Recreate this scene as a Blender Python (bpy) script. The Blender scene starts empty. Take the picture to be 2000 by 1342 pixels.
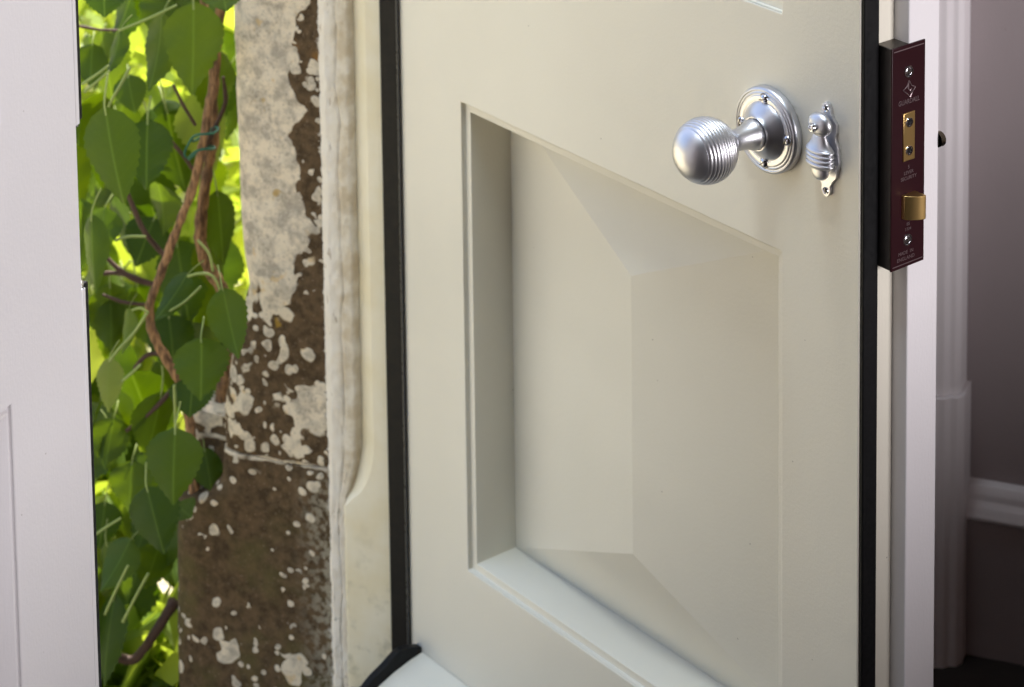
import bpy, bmesh, math, random
from mathutils import Vector, Matrix, noise

random.seed(7)
S = bpy.context.scene
COL = S.collection
R = math.radians

# ------------------------------------------------------------------ camera
# a view camera: nearly level body, lens shifted down (verticals stay upright)
F_PX, PITCH, ROLL, CY = 5156.0, 0.12766, -0.01234, -1048.9
CAMZ = 1.345
cd = bpy.data.cameras.new('camera')
cam = bpy.data.objects.new('camera', cd)
COL.objects.link(cam)
cd.sensor_fit = 'HORIZONTAL'; cd.sensor_width = 36.0
cd.lens = F_PX / 2000 * 36
cd.shift_x = 0.0
cd.shift_y = -(671 - CY) / 2000
cd.clip_start = 0.05; cd.clip_end = 200
cam.matrix_world = Matrix.Translation((0, 0, CAMZ)) @ Matrix.Rotation(math.pi/2 - PITCH, 4, 'X') @ Matrix.Rotation(ROLL, 4, 'Z')
cd.dof.use_dof = True
cd.dof.focus_distance = 1.74
cd.dof.aperture_fstop = 11.0
cd.dof.aperture_blades = 9
S.camera = cam

# ------------------------------------------------------------------ light
SUN_DIR = Vector((0.33, 0.75, 0.90)).normalized()
world = bpy.data.worlds.new('World'); S.world = world; world.use_nodes = True
wn = world.node_tree.nodes; wn.clear()
sky = wn.new('ShaderNodeTexSky'); sky.sky_type = 'NISHITA'; sky.sun_disc = False
sky.sun_elevation = math.asin(SUN_DIR.z)
sky.sun_rotation = math.atan2(SUN_DIR.x, SUN_DIR.y)
sky.air_density = 0.8; sky.dust_density = 5.0; sky.ozone_density = 1.0
bg = wn.new('ShaderNodeBackground'); bg.inputs[1].default_value = 0.15
wo = wn.new('ShaderNodeOutputWorld')
world.node_tree.links.new(sky.outputs[0], bg.inputs[0])
world.node_tree.links.new(bg.outputs[0], wo.inputs[0])
sd = bpy.data.lights.new('sun', 'SUN'); sd.energy = 5.0; sd.angle = R(0.53); sd.color = (1.0, 0.95, 0.86)
sun = bpy.data.objects.new('sun', sd); COL.objects.link(sun)
sun.rotation_euler = SUN_DIR.to_track_quat('Z', 'Y').to_euler()
# daylight from the hall's own window, to the right of the door
ad = bpy.data.lights.new('hall_window_light', 'AREA'); ad.shape = 'RECTANGLE'; ad.size = 0.8; ad.size_y = 0.6
ad.energy = 7.2; ad.color = (1.0, 0.955, 0.985); ad.spread = R(120)
al = bpy.data.objects.new('hall_window_light', ad); COL.objects.link(al)
al.location = (1.80, 0.17, 0.95)
al.rotation_euler = (Vector(al.location) - Vector((0.15, 1.70, 0.90))).to_track_quat('Z', 'Y').to_euler()
# area lamp added above the doorway, a bluish overhead fill that brightens the ledges
rd = bpy.data.lights.new('overdoor_fill_light', 'AREA'); rd.shape = 'RECTANGLE'; rd.size = 1.0; rd.size_y = 0.5
rd.energy = 14; rd.color = (0.78, 0.90, 1.0); rd.spread = R(150)
rl_ = bpy.data.objects.new('overdoor_fill_light', rd); COL.objects.link(rl_)
rl_.location = (-0.24, 1.56, 2.66); rl_.rotation_euler = (0, 0, R(69))
S.view_settings.view_transform = 'Standard'; S.view_settings.look = 'None'
S.view_settings.exposure = 1.56; S.view_settings.gamma = 1.0
S.view_settings.use_curve_mapping = False
S.render.engine = 'CYCLES'
S.cycles.max_bounces = 8; S.cycles.diffuse_bounces = 5; S.cycles.transmission_bounces = 4

# ------------------------------------------------------------------ frames of reference
PHI, PSI = 0.9053, R(69.0)
HX, HY = -0.09721, 2.07725
DV = Vector((math.cos(PHI), -math.sin(PHI), 0)); WV = Vector((-math.sin(PHI), -math.cos(PHI), 0))
WD = Vector((math.cos(PSI), math.sin(PSI), 0)); OUT = Vector((-math.sin(PSI), math.cos(PSI), 0))
HINGE = Vector((HX, HY, 0))
DOOR_ROT = -PHI                    # local x along the door, local y into its thickness
WALL_ROT = PSI - math.pi/2         # local x into the room, local y along the wall
VT, VB, VUP = CAMZ-0.76931, CAMZ-1.16506, CAMZ-0.60013
U0, U1, L = 0.08137, 0.44577, 0.51974

def ray(x, y):
    a, b = x-1000, y-CY
    c, s = math.cos(-ROLL), math.sin(-ROLL)
    a, b = a*c-b*s, a*s+b*c
    cp, sp = math.cos(PITCH), math.sin(PITCH)
    yc = -b/F_PX
    return Vector((a/F_PX, cp+yc*sp, -sp+yc*cp))
CAMP = Vector((0, 0, CAMZ))
def at(x, y, Y):                   # the point seen at a pixel, Y metres in front
    r = ray(x, y); return CAMP + r*(Y/r.y)
def wall_pt(x, y, yl=0.0):         # on a plane parallel to the stone reveal, in wall coordinates
    r = ray(x, y); q = HINGE - CAMP
    k = (q.dot(WD)+yl)/r.dot(WD); p = CAMP + r*k - HINGE
    return Vector((-p.dot(OUT), p.dot(WD), p.z))
def leaf_pt(x, y, xl):             # on a plane parallel to the closed leaf
    r = ray(x, y); q = HINGE - CAMP
    k = (q.dot(-OUT)+xl)/r.dot(-OUT); p = CAMP + r*k - HINGE
    return Vector((-p.dot(OUT), p.dot(WD), p.z))

# ------------------------------------------------------------------ object helpers
def tag(o, label=None, cat=None, group=None, kind=None):
    if label: o['label'] = label
    if cat: o['category'] = cat
    if group: o['group'] = group
    if kind: o['kind'] = kind
    return o
def empty(name, loc=(0,0,0), rz=0.0):
    o = bpy.data.objects.new(name, None); COL.objects.link(o)
    o.location = loc; o.rotation_euler = (0, 0, rz); o.empty_display_size = 0.05
    return o
def obj(name, bm, mat, parent=None, smooth=False, bevel=0.0, seg=2, angle=35):
    bmesh.ops.recalc_face_normals(bm, faces=bm.faces)
    me = bpy.data.meshes.new(name); bm.to_mesh(me); bm.free()
    me.materials.append(mat)
    o = bpy.data.objects.new(name, me); COL.objects.link(o)
    if parent: o.parent = parent
    if smooth:
        for p in me.polygons: p.use_smooth = True
        if smooth != 'all': me.set_sharp_from_angle(angle=R(angle))
    if bevel:
        m = o.modifiers.new('bevel', 'BEVEL'); m.width = bevel; m.segments = seg; m.limit_method = 'ANGLE'; m.angle_limit = R(30)
        for p in me.polygons: p.use_smooth = True
        me.set_sharp_from_angle(angle=R(30))
        m.harden_normals = False
    return o
def B(): return bmesh.new()
def box(bm, x0, x1, y0, y1, z0, z1):
    v = [bm.verts.new((x, y, z)) for z in (z0, z1) for y in (y0, y1) for x in (x0, x1)]
    for f in ((0,1,3,2),(4,6,7,5),(0,4,5,1),(1,5,7,3),(3,7,6,2),(2,6,4,0)):
        bm.faces.new([v[i] for i in f])
def lathe(bm, prof, origin, axis, seg=64, close=True):
    # prof: list of (distance along axis, radius)
    ax = Vector(axis).normalized(); t = ax.orthogonal().normalized(); b = ax.cross(t); o = Vector(origin)
    rings = []
    for a, r in prof:
        if r < 1e-6: rings.append([bm.verts.new(o+ax*a)])
        else: rings.append([bm.verts.new(o+ax*a+(t*math.cos(2*math.pi*i/seg)+b*math.sin(2*math.pi*i/seg))*r) for i in range(seg)])
    for p, q in zip(rings, rings[1:]):
        for i in range(seg):
            j = (i+1) % seg
            if len(p) == 1 and len(q) == 1: continue
            if len(p) == 1: bm.faces.new((p[0], q[i], q[j]))
            elif len(q) == 1: bm.faces.new((p[i], p[j], q[0]))
            else: bm.faces.new((p[i], p[j], q[j], q[i]))
def tube(bm, pts, rad, seg=8, cap=True, wob=0.0):
    pts = [Vector(p) for p in pts]; n = len(pts)
    if not hasattr(rad, '__len__'): rad = [rad]*n
    prev = None; up = Vector((0.31, 0.2, 0.93)).normalized()
    rings = []
    for i, p in enumerate(pts):
        t = (pts[min(i+1, n-1)]-pts[max(i-1, 0)]).normalized()
        u = t.cross(up)
        if u.length < 1e-3: u = t.orthogonal()
        u.normalize(); v = t.cross(u)
        if prev is not None and u.dot(prev) < 0: u, v = -u, -v
        prev = u
        ring = []
        for k in range(seg):
            a = 2*math.pi*k/seg
            d = u*math.cos(a)+v*math.sin(a)
            rr = rad[i]
            if wob: rr *= 1+wob*noise.noise((p+d*rr)*140)
            ring.append(bm.verts.new(p+d*rr))
        rings.append(ring)
    for a, b in zip(rings, rings[1:]):
        for k in range(seg):
            j = (k+1) % seg; bm.faces.new((a[k], a[j], b[j], b[k]))
    if cap:
        bm.faces.new(rings[0]); bm.faces.new(rings[-1])
def smooth_path(pts, n=8):
    out = []; P = [Vector(p) for p in pts]
    for i in range(len(P)-1):
        p0, p1, p2, p3 = P[max(i-1,0)], P[i], P[i+1], P[min(i+2,len(P)-1)]
        for k in range(n):
            t = k/n
            out.append(0.5*((2*p1)+(p2-p0)*t+(2*p0-5*p1+4*p2-p3)*t*t+(3*p1-p0-3*p2+p3)*t**3))
    out.append(P[-1]); return out
def prism(bm, pts, a0, a1, fn):
    # polygon pts (2d) extruded from a0 to a1; fn(p2, a) -> 3d
    A = [bm.verts.new(fn(p, a0)) for p in pts]; C = [bm.verts.new(fn(p, a1)) for p in pts]
    n = len(pts)
    bm.faces.new(A); bm.faces.new(C[::-1])
    for i in range(n):
        j = (i+1) % n; bm.faces.new((A[i], A[j], C[j], C[i]))
def grid(bm, nu, nv, fn):
    V = [[bm.verts.new(fn(i/nu, j/nv)) for i in range(nu+1)] for j in range(nv+1)]
    for j in range(nv):
        for i in range(nu):
            bm.faces.new((V[j][i], V[j][i+1], V[j+1][i+1], V[j+1][i]))
    return V

# ------------------------------------------------------------------ materials
class NT:
    def __init__(s, name):
        s.m = bpy.data.materials.new(name); s.m.use_nodes = True
        s.n = s.m.node_tree.nodes; s.l = s.m.node_tree.links
        s.b = s.n['Principled BSDF']; s.out = s.n['Material Output']
        s.tc = s.n.new('ShaderNodeTexCoord')
    def new(s, t, **k):
        x = s.n.new(t)
        for a, v in k.items(): setattr(x, a, v)
        return x
    def set(s, node, i, v):
        if hasattr(v, 'is_output') or isinstance(v, bpy.types.NodeSocket): s.l.new(v, node.inputs[i])
        else: node.inputs[i].default_value = v
    def noise(s, scale, detail=4, rough=0.55, vec=None, dist=0.0):
        x = s.new('ShaderNodeTexNoise'); s.set(x, 'Scale', scale); s.set(x, 'Detail', detail); s.set(x, 'Roughness', rough); s.set(x, 'Distortion', dist)
        s.l.new(vec or s.tc.outputs['Object'], x.inputs['Vector']); return x.outputs[0]
    def voro(s, scale, feature='F1', vec=None, rnd=1.0):
        x = s.new('ShaderNodeTexVoronoi', feature=feature); s.set(x, 'Scale', scale); s.set(x, 'Randomness', rnd)
        s.l.new(vec or s.tc.outputs['Object'], x.inputs['Vector']); return x
    def math(s, op, a, b=0.0, c=None, clamp=False):
        x = s.new('ShaderNodeMath', operation=op, use_clamp=clamp); s.set(x, 0, a); s.set(x, 1, b)
        if c is not None: s.set(x, 2, c)
        return x.outputs[0]
    def step(s, v, a, b, o0=0.0, o1=1.0):
        x = s.new('ShaderNodeMapRange', interpolation_type='SMOOTHSTEP'); s.set(x, 0, v); s.set(x, 1, a); s.set(x, 2, b); s.set(x, 3, o0); s.set(x, 4, o1)
        return x.outputs[0]
    def mix(s, f, a, b):
        x = s.new('ShaderNodeMix', data_type='RGBA'); s.set(x, 0, f)
        for i, v in ((6, a), (7, b)):
            if isinstance(v, tuple): v = tuple(v)+((1.0,) if len(v) == 3 else ())
            s.set(x, i, v)
        return x.outputs[2]
    def bump(s, h, strength=0.2, dist=0.001):
        x = s.new('ShaderNodeBump'); s.set(x, 'Strength', strength); s.set(x, 'Distance', dist); s.set(x, 'Height', h)
        s.l.new(x.outputs[0], s.b.inputs['Normal']); return x
    def xyz(s, src='Object'):
        x = s.new('ShaderNodeSeparateXYZ'); s.l.new(s.tc.outputs[src], x.inputs[0]); return x.outputs
    def p(s, **k):
        for a, v in k.items():
            i = a.replace('_', ' ')
            if isinstance(v, tuple) and len(v) == 3: v = v+(1.0,)
            s.set(s.b, i, v)
        return s

def mat_paint(name, c, rough=0.38, var=0.04, grain=0.25):
    t = NT(name)
    mp = t.new('ShaderNodeMapping'); t.l.new(t.tc.outputs['Object'], mp.inputs[0]); mp.inputs['Scale'].default_value = (1.0, 1.0, 0.12)
    n1 = t.noise(3.5, 3); brush = t.noise(900, 3, vec=mp.outputs[0]); peel = t.noise(420, 2)
    dark = tuple(x*(1-var*2.2) for x in c)
    col = t.mix(t.step(n1, 0.3, 0.7), dark, c)
    # stray specks of dirt in the paint
    v = t.voro(52); pick = t.math('GREATER_THAN', t.noise(9, 1), 0.52)
    sp = t.math('MULTIPLY', t.math('LESS_THAN', v.outputs['Distance'], 0.030), pick)
    col = t.mix(t.math('MULTIPLY', sp, 0.55), col, (0.16, 0.13, 0.10))
    t.p(Base_Color=col, Roughness=t.step(n1, 0.2, 0.8, rough-0.05, rough+0.07))
    h = t.math('ADD', t.math('MULTIPLY', brush, 0.6), t.math('MULTIPLY', peel, 0.7))
    t.bump(h, grain, 0.0006)
    return t.m
def mat_metal(name, c, rough=0.3, brushed=0.08, c2=None, scale=300):
    t = NT(name)
    n = t.noise(scale, 4); n2 = t.noise(45, 3)
    t.p(Base_Color=t.mix(n2, c, c2 or tuple(x*0.82 for x in c)), Metallic=1.0, Roughness=rough)
    return t.m
def mat_plain(name, c, rough=0.5, scale=250, bump=0.15, var=0.25, spec=0.5):
    t = NT(name)
    n = t.noise(scale, 4); n2 = t.noise(18, 3)
    t.p(Base_Color=t.mix(n2, c, tuple(x*(1-var) for x in c)), Roughness=t.step(n, 0.3, 0.7, max(rough-0.08, 0), rough+0.08), Specular_IOR_Level=spec)
    t.bump(n, bump, 0.0005)
    return t.m

CREAM = mat_paint('cream_paint', (0.755, 0.720, 0.612))
WHITE = mat_paint('white_paint', (0.78, 0.755, 0.765), rough=0.45, var=0.02)
TRIM = mat_paint('trim_paint', (0.83, 0.79, 0.80), rough=0.4, var=0.03)
STEEL = mat_metal('satin_steel', (0.70, 0.70, 0.73), 0.37, 0.10, (0.66, 0.66, 0.69))
STEEL_SHINY = mat_metal('bright_screw_steel', (0.72, 0.72, 0.76), 0.17, 0.08)
DARKSTEEL = mat_metal('blackened_steel', (0.16, 0.145, 0.13), 0.42, 0.1)
BRASS = mat_metal('aged_brass', (0.80, 0.55, 0.22), 0.34, 0.16, (0.66, 0.44, 0.16))
ETCH = mat_metal('etched_metal', (0.42, 0.33, 0.34), 0.4, 0.1)
BLACK = mat_plain('black_rubber', (0.007, 0.007, 0.0075), 0.5, bump=0.1, spec=0.22)
BURG = mat_plain('burgundy_enamel', (0.022, 0.0030, 0.0055), 0.36, scale=2.0, bump=0.0, var=0.1, spec=0.3)
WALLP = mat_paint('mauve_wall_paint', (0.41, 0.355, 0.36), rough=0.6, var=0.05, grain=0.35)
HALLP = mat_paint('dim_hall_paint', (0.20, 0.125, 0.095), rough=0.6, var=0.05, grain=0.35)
TWINE = mat_plain('green_twine', (0.01, 0.13, 0.07), 0.7, scale=1500, bump=0.6)

def mat_floor():
    t = NT('dark_floor'); n = t.noise(90, 6); g = t.noise(14, 3)
    t.p(Base_Color=t.mix(t.math('MULTIPLY', n, g), (0.012, 0.008, 0.006), (0.05, 0.034, 0.026)), Roughness=0.75)
    t.bump(n, 0.4, 0.002); return t.m
FLOOR = mat_floor()

def mat_stone():
    t = NT('lichen_stone')
    X, Y, Z = t.xyz()
    # warped coordinates so patch edges are lobed
    wn_ = t.new('ShaderNodeTexNoise'); wn_.inputs['Scale'].default_value = 70; wn_.inputs['Detail'].default_value = 1.0
    t.l.new(t.tc.outputs['Object'], wn_.inputs['Vector'])
    vs = t.new('ShaderNodeVectorMath', operation='SCALE'); vs.inputs['Scale'].default_value = 0.0085
    sub = t.new('ShaderNodeVectorMath', operation='SUBTRACT'); t.l.new(wn_.outputs['Color'], sub.inputs[0]); sub.inputs[1].default_value = (0.5, 0.5, 0.5)
    t.l.new(sub.outputs[0], vs.inputs[0])
    ad_ = t.new('ShaderNodeVectorMath', operation='ADD'); t.l.new(t.tc.outputs['Object'], ad_.inputs[0]); t.l.new(vs.outputs[0], ad_.inputs[1])
    W = ad_.outputs[0]
    # how much lichen there should be: dense high up, sparse below, thin along the frame side
    big = t.noise(16, 3, 0.5)
    cover = t.math('ADD', t.step(Z, 0.17, 0.225, 0.09, 0.46), t.step(Z, 0.31, 0.44, 0.0, 0.46))
    cover = t.math('ADD', cover, t.math('MULTIPLY', t.math('SUBTRACT', big, 0.5), 0.9))
    cover = t.math('SUBTRACT', cover, t.math('MULTIPLY', t.step(t.math('MULTIPLY_ADD', t.math('SUBTRACT', t.noise(13, 2), 0.5), 0.11, X), -0.112, -0.088), t.step(Z, 0.28, 0.36, 0.02, 0.55)))
    mask = None; rims = None; tone = None
    for sc, off in ((27, 0.0), (33, 3.7), (58, 9.1), (70, 5.2), (140, 1.9)):
        mo = t.new('ShaderNodeVectorMath', operation='ADD'); t.l.new(W, mo.inputs[0]); mo.inputs[1].default_value = (off, 0.0, off*0.7)
        v = t.voro(sc, vec=mo.outputs[0]); cr = t.new('ShaderNodeSeparateColor'); t.l.new(v.outputs['Color'], cr.inputs[0])
        r = t.math('MULTIPLY', t.step(cr.outputs[1], 0, 1, 0.17, 0.50), t.math('LESS_THAN', cr.outputs[0], t.math('MULTIPLY', cover, 0.85)))
        ins = t.math('SUBTRACT', r, v.outputs['Distance'])
        m_ = t.step(ins, 0.0, 0.045)
        rim = t.math('MULTIPLY', m_, t.step(ins, 0.05, 0.16, 1.0, 0.0))
        mask = m_ if mask is None else t.math('MAXIMUM', mask, m_)
        rims = rim if rims is None else t.math('MAXIMUM', rims, rim)
    # merged crust where cover is high
    crust = t.step(t.math('ADD', t.math('MULTIPLY', t.noise(46, 2, 0.5, vec=W), 0.9), t.math('MULTIPLY', cover, 0.9)), 0.915, 0.95)
    mask = t.math('MAXIMUM', mask, crust)
    jl = t.math('SUBTRACT', Z, t.math('MULTIPLY_ADD', X, 0.031, 0.2190))
    jl = t.math('ABSOLUTE', t.math('ADD', jl, t.math('MULTIPLY', t.math('SUBTRACT', t.noise(60, 3), 0.5), 0.006)))
    mask = t.math('MAXIMUM', mask, t.math('MULTIPLY', t.step(jl, 0.0012, 0.0024, 0.9, 0.0), t.step(t.noise(33, 2), 0.36, 0.5)))
    fine = t.noise(420, 5, 0.65); mid = t.noise(120, 4, 0.6); speck = t.voro(520)
    base = t.mix(t.step(mid, 0.3, 0.7), (0.058, 0.038, 0.019), (0.130, 0.086, 0.045))
    base = t.mix(t.math('MULTIPLY', t.step(t.noise(20, 3), 0.52, 0.66), t.step(Z, 0.5, 0.58)), base, (0.26, 0.13, 0.03))
    base = t.mix(t.math('MULTIPLY', t.step(t.noise(24, 3), 0.45, 0.7), t.step(Z, 0.10, 0.22, 0.7, 0.0)), base, (0.10, 0.085, 0.030))
    base = t.mix(t.math('MULTIPLY', t.step(fine, 0.58, 0.72), 0.45), base, (0.40, 0.31, 0.22))
    # sooty speckle near the foot on the frame side
    soot = t.math('MULTIPLY', t.step(X, -0.115, -0.075), t.step(Z, 0.19, 0.22, 1.0, 0.0))
    base = t.mix(t.math('MULTIPLY', soot, t.step(t.noise(160, 4), 0.42, 0.6)), base, (0.30, 0.27, 0.20))
    lich = t.mix(t.step(t.noise(70, 4, 0.65), 0.36, 0.60), (0.40, 0.355, 0.28), (0.72, 0.63, 0.475))
    lich = t.mix(t.math('MULTIPLY', rims, 0.45), lich, (0.66, 0.60, 0.47))
    lich = t.mix(t.step(fine, 0.55, 0.68, 0.0, 0.6), lich, (0.20, 0.18, 0.15))
    lich = t.mix(t.math('MULTIPLY', t.step(t.noise(65, 2), 0.66, 0.74), 0.5), lich, (0.62, 0.42, 0.16))
    col = t.mix(mask, base, lich)
    # limewash splashed over from the joint beside the frame
    edge = t.math('ADD', X, t.math('MULTIPLY', t.math('SUBTRACT', t.noise(130, 5, 0.7), 0.5), 0.022))
    lime = t.step(edge, -0.0765, -0.0735)
    col = t.mix(lime, col, t.mix(t.noise(150, 4), (0.62, 0.56, 0.44), (0.84, 0.80, 0.70)))
    yel = t.math('MULTIPLY', t.step(t.noise(38, 2), 0.70, 0.74), t.step(Z, 0.15, 0.3))
    col = t.mix(t.math('MULTIPLY', yel, 0.6), col, (0.42, 0.26, 0.03))
    t.p(Base_Color=col, Roughness=0.92, Specular_IOR_Level=0.2)
    h = t.math('ADD', t.math('MULTIPLY', mask, 0.45), t.math('ADD', t.math('MULTIPLY', fine, 0.35), t.math('MULTIPLY', lime, 0.6)))
    t.bump(h, 0.75, 0.0024)
    return t.m
STONE = mat_stone()

def mat_mortar():
    t = NT('lime_mortar'); X, Y, Z = t.xyz()
    mp = t.new('ShaderNodeMapping'); t.l.new(t.tc.outputs['Object'], mp.inputs[0]); mp.inputs['Scale'].default_value = (1.0, 1.0, 0.22)
    a = t.noise(170, 5, 0.65, vec=mp.outputs[0]); b = t.noise(60, 4); f = t.noise(600, 3)
    c = t.mix(t.step(b, 0.35, 0.65), (0.60, 0.51, 0.36), (0.76, 0.70, 0.57))
    c = t.mix(t.step(X, -0.068, -0.055, 0.75, 0.0), c, (0.82, 0.78, 0.69))
    c = t.mix(t.math('MULTIPLY', t.step(a, 0.64, 0.70), 0.6), c, (0.27, 0.19, 0.11))
    c = t.mix(t.math('MULTIPLY', t.step(t.noise(90, 3), 0.62, 0.7), t.step(Z, 0.10, 0.26, 0.7, 0.1)), c, (0.22, 0.20, 0.13))
    t.p(Base_Color=c, Roughness=0.95, Specular_IOR_Level=0.15)
    t.bump(t.math('ADD', t.math('MULTIPLY', a, -0.7), t.math('MULTIPLY', f, 0.3)), 0.6, 0.002)
    return t.m
MORTAR = mat_mortar()

def mat_frame():
    t = NT('weathered_cream_paint'); X, Y, Z = t.xyz()
    n = t.noise(22, 4); f = t.noise(500, 3)
    c = t.mix(t.step(n, 0.3, 0.7), (0.74, 0.665, 0.46), (0.79, 0.74, 0.58))
    c = t.mix(t.math('MULTIPLY', t.step(t.noise(60, 4), 0.5, 0.7), t.step(Z, 0.05, 0.22, 0.5, 0.0)), c, (0.36, 0.33, 0.22))
    t.p(Base_Color=c, Roughness=0.42); t.bump(f, 0.15, 0.0005); return t.m
FRAMEP = mat_frame()

def mat_leaf(name, c1, c2, trans=0.36):
    t = NT(name)
    oi = t.new('ShaderNodeObjectInfo'); rn = oi.outputs['Random']
    uv = t.new('ShaderNodeUVMap'); sx = t.new('ShaderNodeSeparateXYZ'); t.l.new(uv.outputs[0], sx.inputs[0])
    ax = t.math('ABSOLUTE', sx.outputs[0])
    mid = t.step(ax, 0.02, 0.055, 1.0, 0.0)
    # side veins sweep forward from the midrib
    ph = t.math('MULTIPLY', t.math('SUBTRACT', sx.outputs[1], t.math('MULTIPLY', ax, -0.30)), 7.5)
    fr = t.math('ABSOLUTE', t.math('SUBTRACT', t.math('FRACT', ph), 0.5))
    vein = t.math('MULTIPLY', t.step(fr, 0.0, 0.07, 1.0, 0.0), 0.16)
    veins = t.math('MAXIMUM', mid, vein)
    blot = t.noise(60, 3)
    col = t.mix(t.math('ADD', t.math('MULTIPLY', rn, 0.7), t.math('MULTIPLY', blot, 0.3)), c1, c2)
    col = t.mix(t.math('MULTIPLY', veins, 0.24), col, (0.14, 0.24, 0.04))
    t.p(Base_Color=col, Roughness=0.52, Specular_IOR_Level=0.30)
    h = t.math('ADD', t.math('MULTIPLY', veins, -1.0), t.math('MULTIPLY', t.noise(260, 3), 0.35))
    t.bump(h, 0.35, 0.001)
    tr = t.new('ShaderNodeBsdfTranslucent')
    hs = t.new('ShaderNodeHueSaturation'); hs.inputs['Hue'].default_value = 0.475; hs.inputs['Saturation'].default_value = 1.1; hs.inputs['Value'].default_value = 2.2
    t.l.new(col, hs.inputs['Color']); t.l.new(hs.outputs[0], tr.inputs[0])
    mx = t.new('ShaderNodeMixShader'); mx.inputs[0].default_value = trans
    t.l.new(t.b.outputs[0], mx.inputs[1]); t.l.new(tr.outputs[0], mx.inputs[2]); t.l.new(mx.outputs[0], t.out.inputs[0])
    return t.m
LEAF = mat_leaf('leaf_green', (0.016, 0.046, 0.004), (0.066, 0.118, 0.007), 0.32)
LEAF_Y = mat_leaf('leaf_yellow_green', (0.10, 0.17, 0.03), (0.17, 0.22, 0.04), 0.5)
STALK = mat_plain('leaf_stalk', (0.27, 0.34, 0.08), 0.5, var=0.3)
def mat_bark():
    t = NT('peeling_bark')
    mp = t.new('ShaderNodeMapping'); t.l.new(t.tc.outputs['Object'], mp.inputs[0]); mp.inputs['Scale'].default_value = (1, 1, 0.18)
    a = t.noise(330, 5, 0.65, vec=mp.outputs[0]); b = t.noise(38, 3)
    c = t.mix(t.step(a, 0.35, 0.65), (0.085, 0.042, 0.018), (0.42, 0.235, 0.105))
    c = t.mix(t.step(b, 0.52, 0.7, 0.0, 0.7), c, (0.10, 0.06, 0.04))
    t.p(Base_Color=c, Roughness=0.85); t.bump(a, 0.8, 0.0015); return t.m
BARK = mat_bark()
TWIG = mat_plain('dark_twig_bark', (0.075, 0.038, 0.022), 0.75, scale=500, bump=0.5)
def mat_ground():
    t = NT('pale_gravel'); v = t.voro(75); n = t.noise(5, 4)
    cr = t.new('ShaderNodeSeparateColor'); t.l.new(v.outputs['Color'], cr.inputs[0])
    c = t.mix(cr.outputs[0], (0.36, 0.31, 0.22), (0.68, 0.60, 0.47))
    t.p(Base_Color=t.mix(t.step(n, 0.4, 0.62, 0.0, 0.5), c, (0.16, 0.20, 0.06)), Roughness=0.9)
    t.bump(v.outputs['Distance'], 0.8, 0.006); return t.m
GROUND = mat_ground()

# ------------------------------------------------------------------ setting
bm = B(); box(bm, 0.04, 2.9, -3.6, 0.34, -0.06, 0.0)
fl = obj('floor', bm, FLOOR); fl.location = HINGE; fl.rotation_euler[2] = WALL_ROT; tag(fl, kind='structure')
bm = B()
vs = [bm.verts.new(p) for p in ((-60, -60, 0), (60, -60, 0), (60, 60, 0), (-60, 60, 0))]; bm.faces.new(vs)
gr = obj('ground', bm, GROUND); gr.location = (0, 0, -0.13); tag(gr, kind='structure')
bm = B(); box(bm, 0.03, 2.9, 0.282, 0.42, 0.0, 2.7)
sw = obj('wall_side', bm, WALLP); sw.location = HINGE; sw.rotation_euler[2] = WALL_ROT; tag(sw, kind='structure')
bm = B(); box(bm, -0.15, 0.028, 0.075, 3.0, -0.1, 2.7)
box(bm, -0.18, 0.028, -4.2, -1.06, -0.1, 2.7)
box(bm, -0.18, 0.028, -1.06, 0.075, 2.08, 2.7)
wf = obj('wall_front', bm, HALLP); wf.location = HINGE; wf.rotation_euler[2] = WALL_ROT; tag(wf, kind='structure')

bm = B(); box(bm, 2.9, 3.0, -3.7, 0.42, 0.0, 2.7); box(bm, 0.03, 2.9, -3.7, -3.6, 0.0, 2.7)
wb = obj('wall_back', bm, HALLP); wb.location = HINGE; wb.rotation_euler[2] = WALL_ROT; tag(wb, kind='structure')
bm = B(); box(bm, 1.28, 1.36, -1.7, 0.2815, 0.0, 0.60)  # unseen low wall, added to keep window lamp light off the lower right
wh = obj('added_shade_wall', bm, HALLP); wh.location = HINGE; wh.rotation_euler[2] = WALL_ROT; tag(wh, kind='structure')
bm = B(); box(bm, -0.18, 3.0, -3.7, 0.42, 2.701, 2.8)
ce = obj('ceiling', bm, HALLP); ce.location = HINGE; ce.rotation_euler[2] = WALL_ROT; tag(ce, kind='structure')

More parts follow.
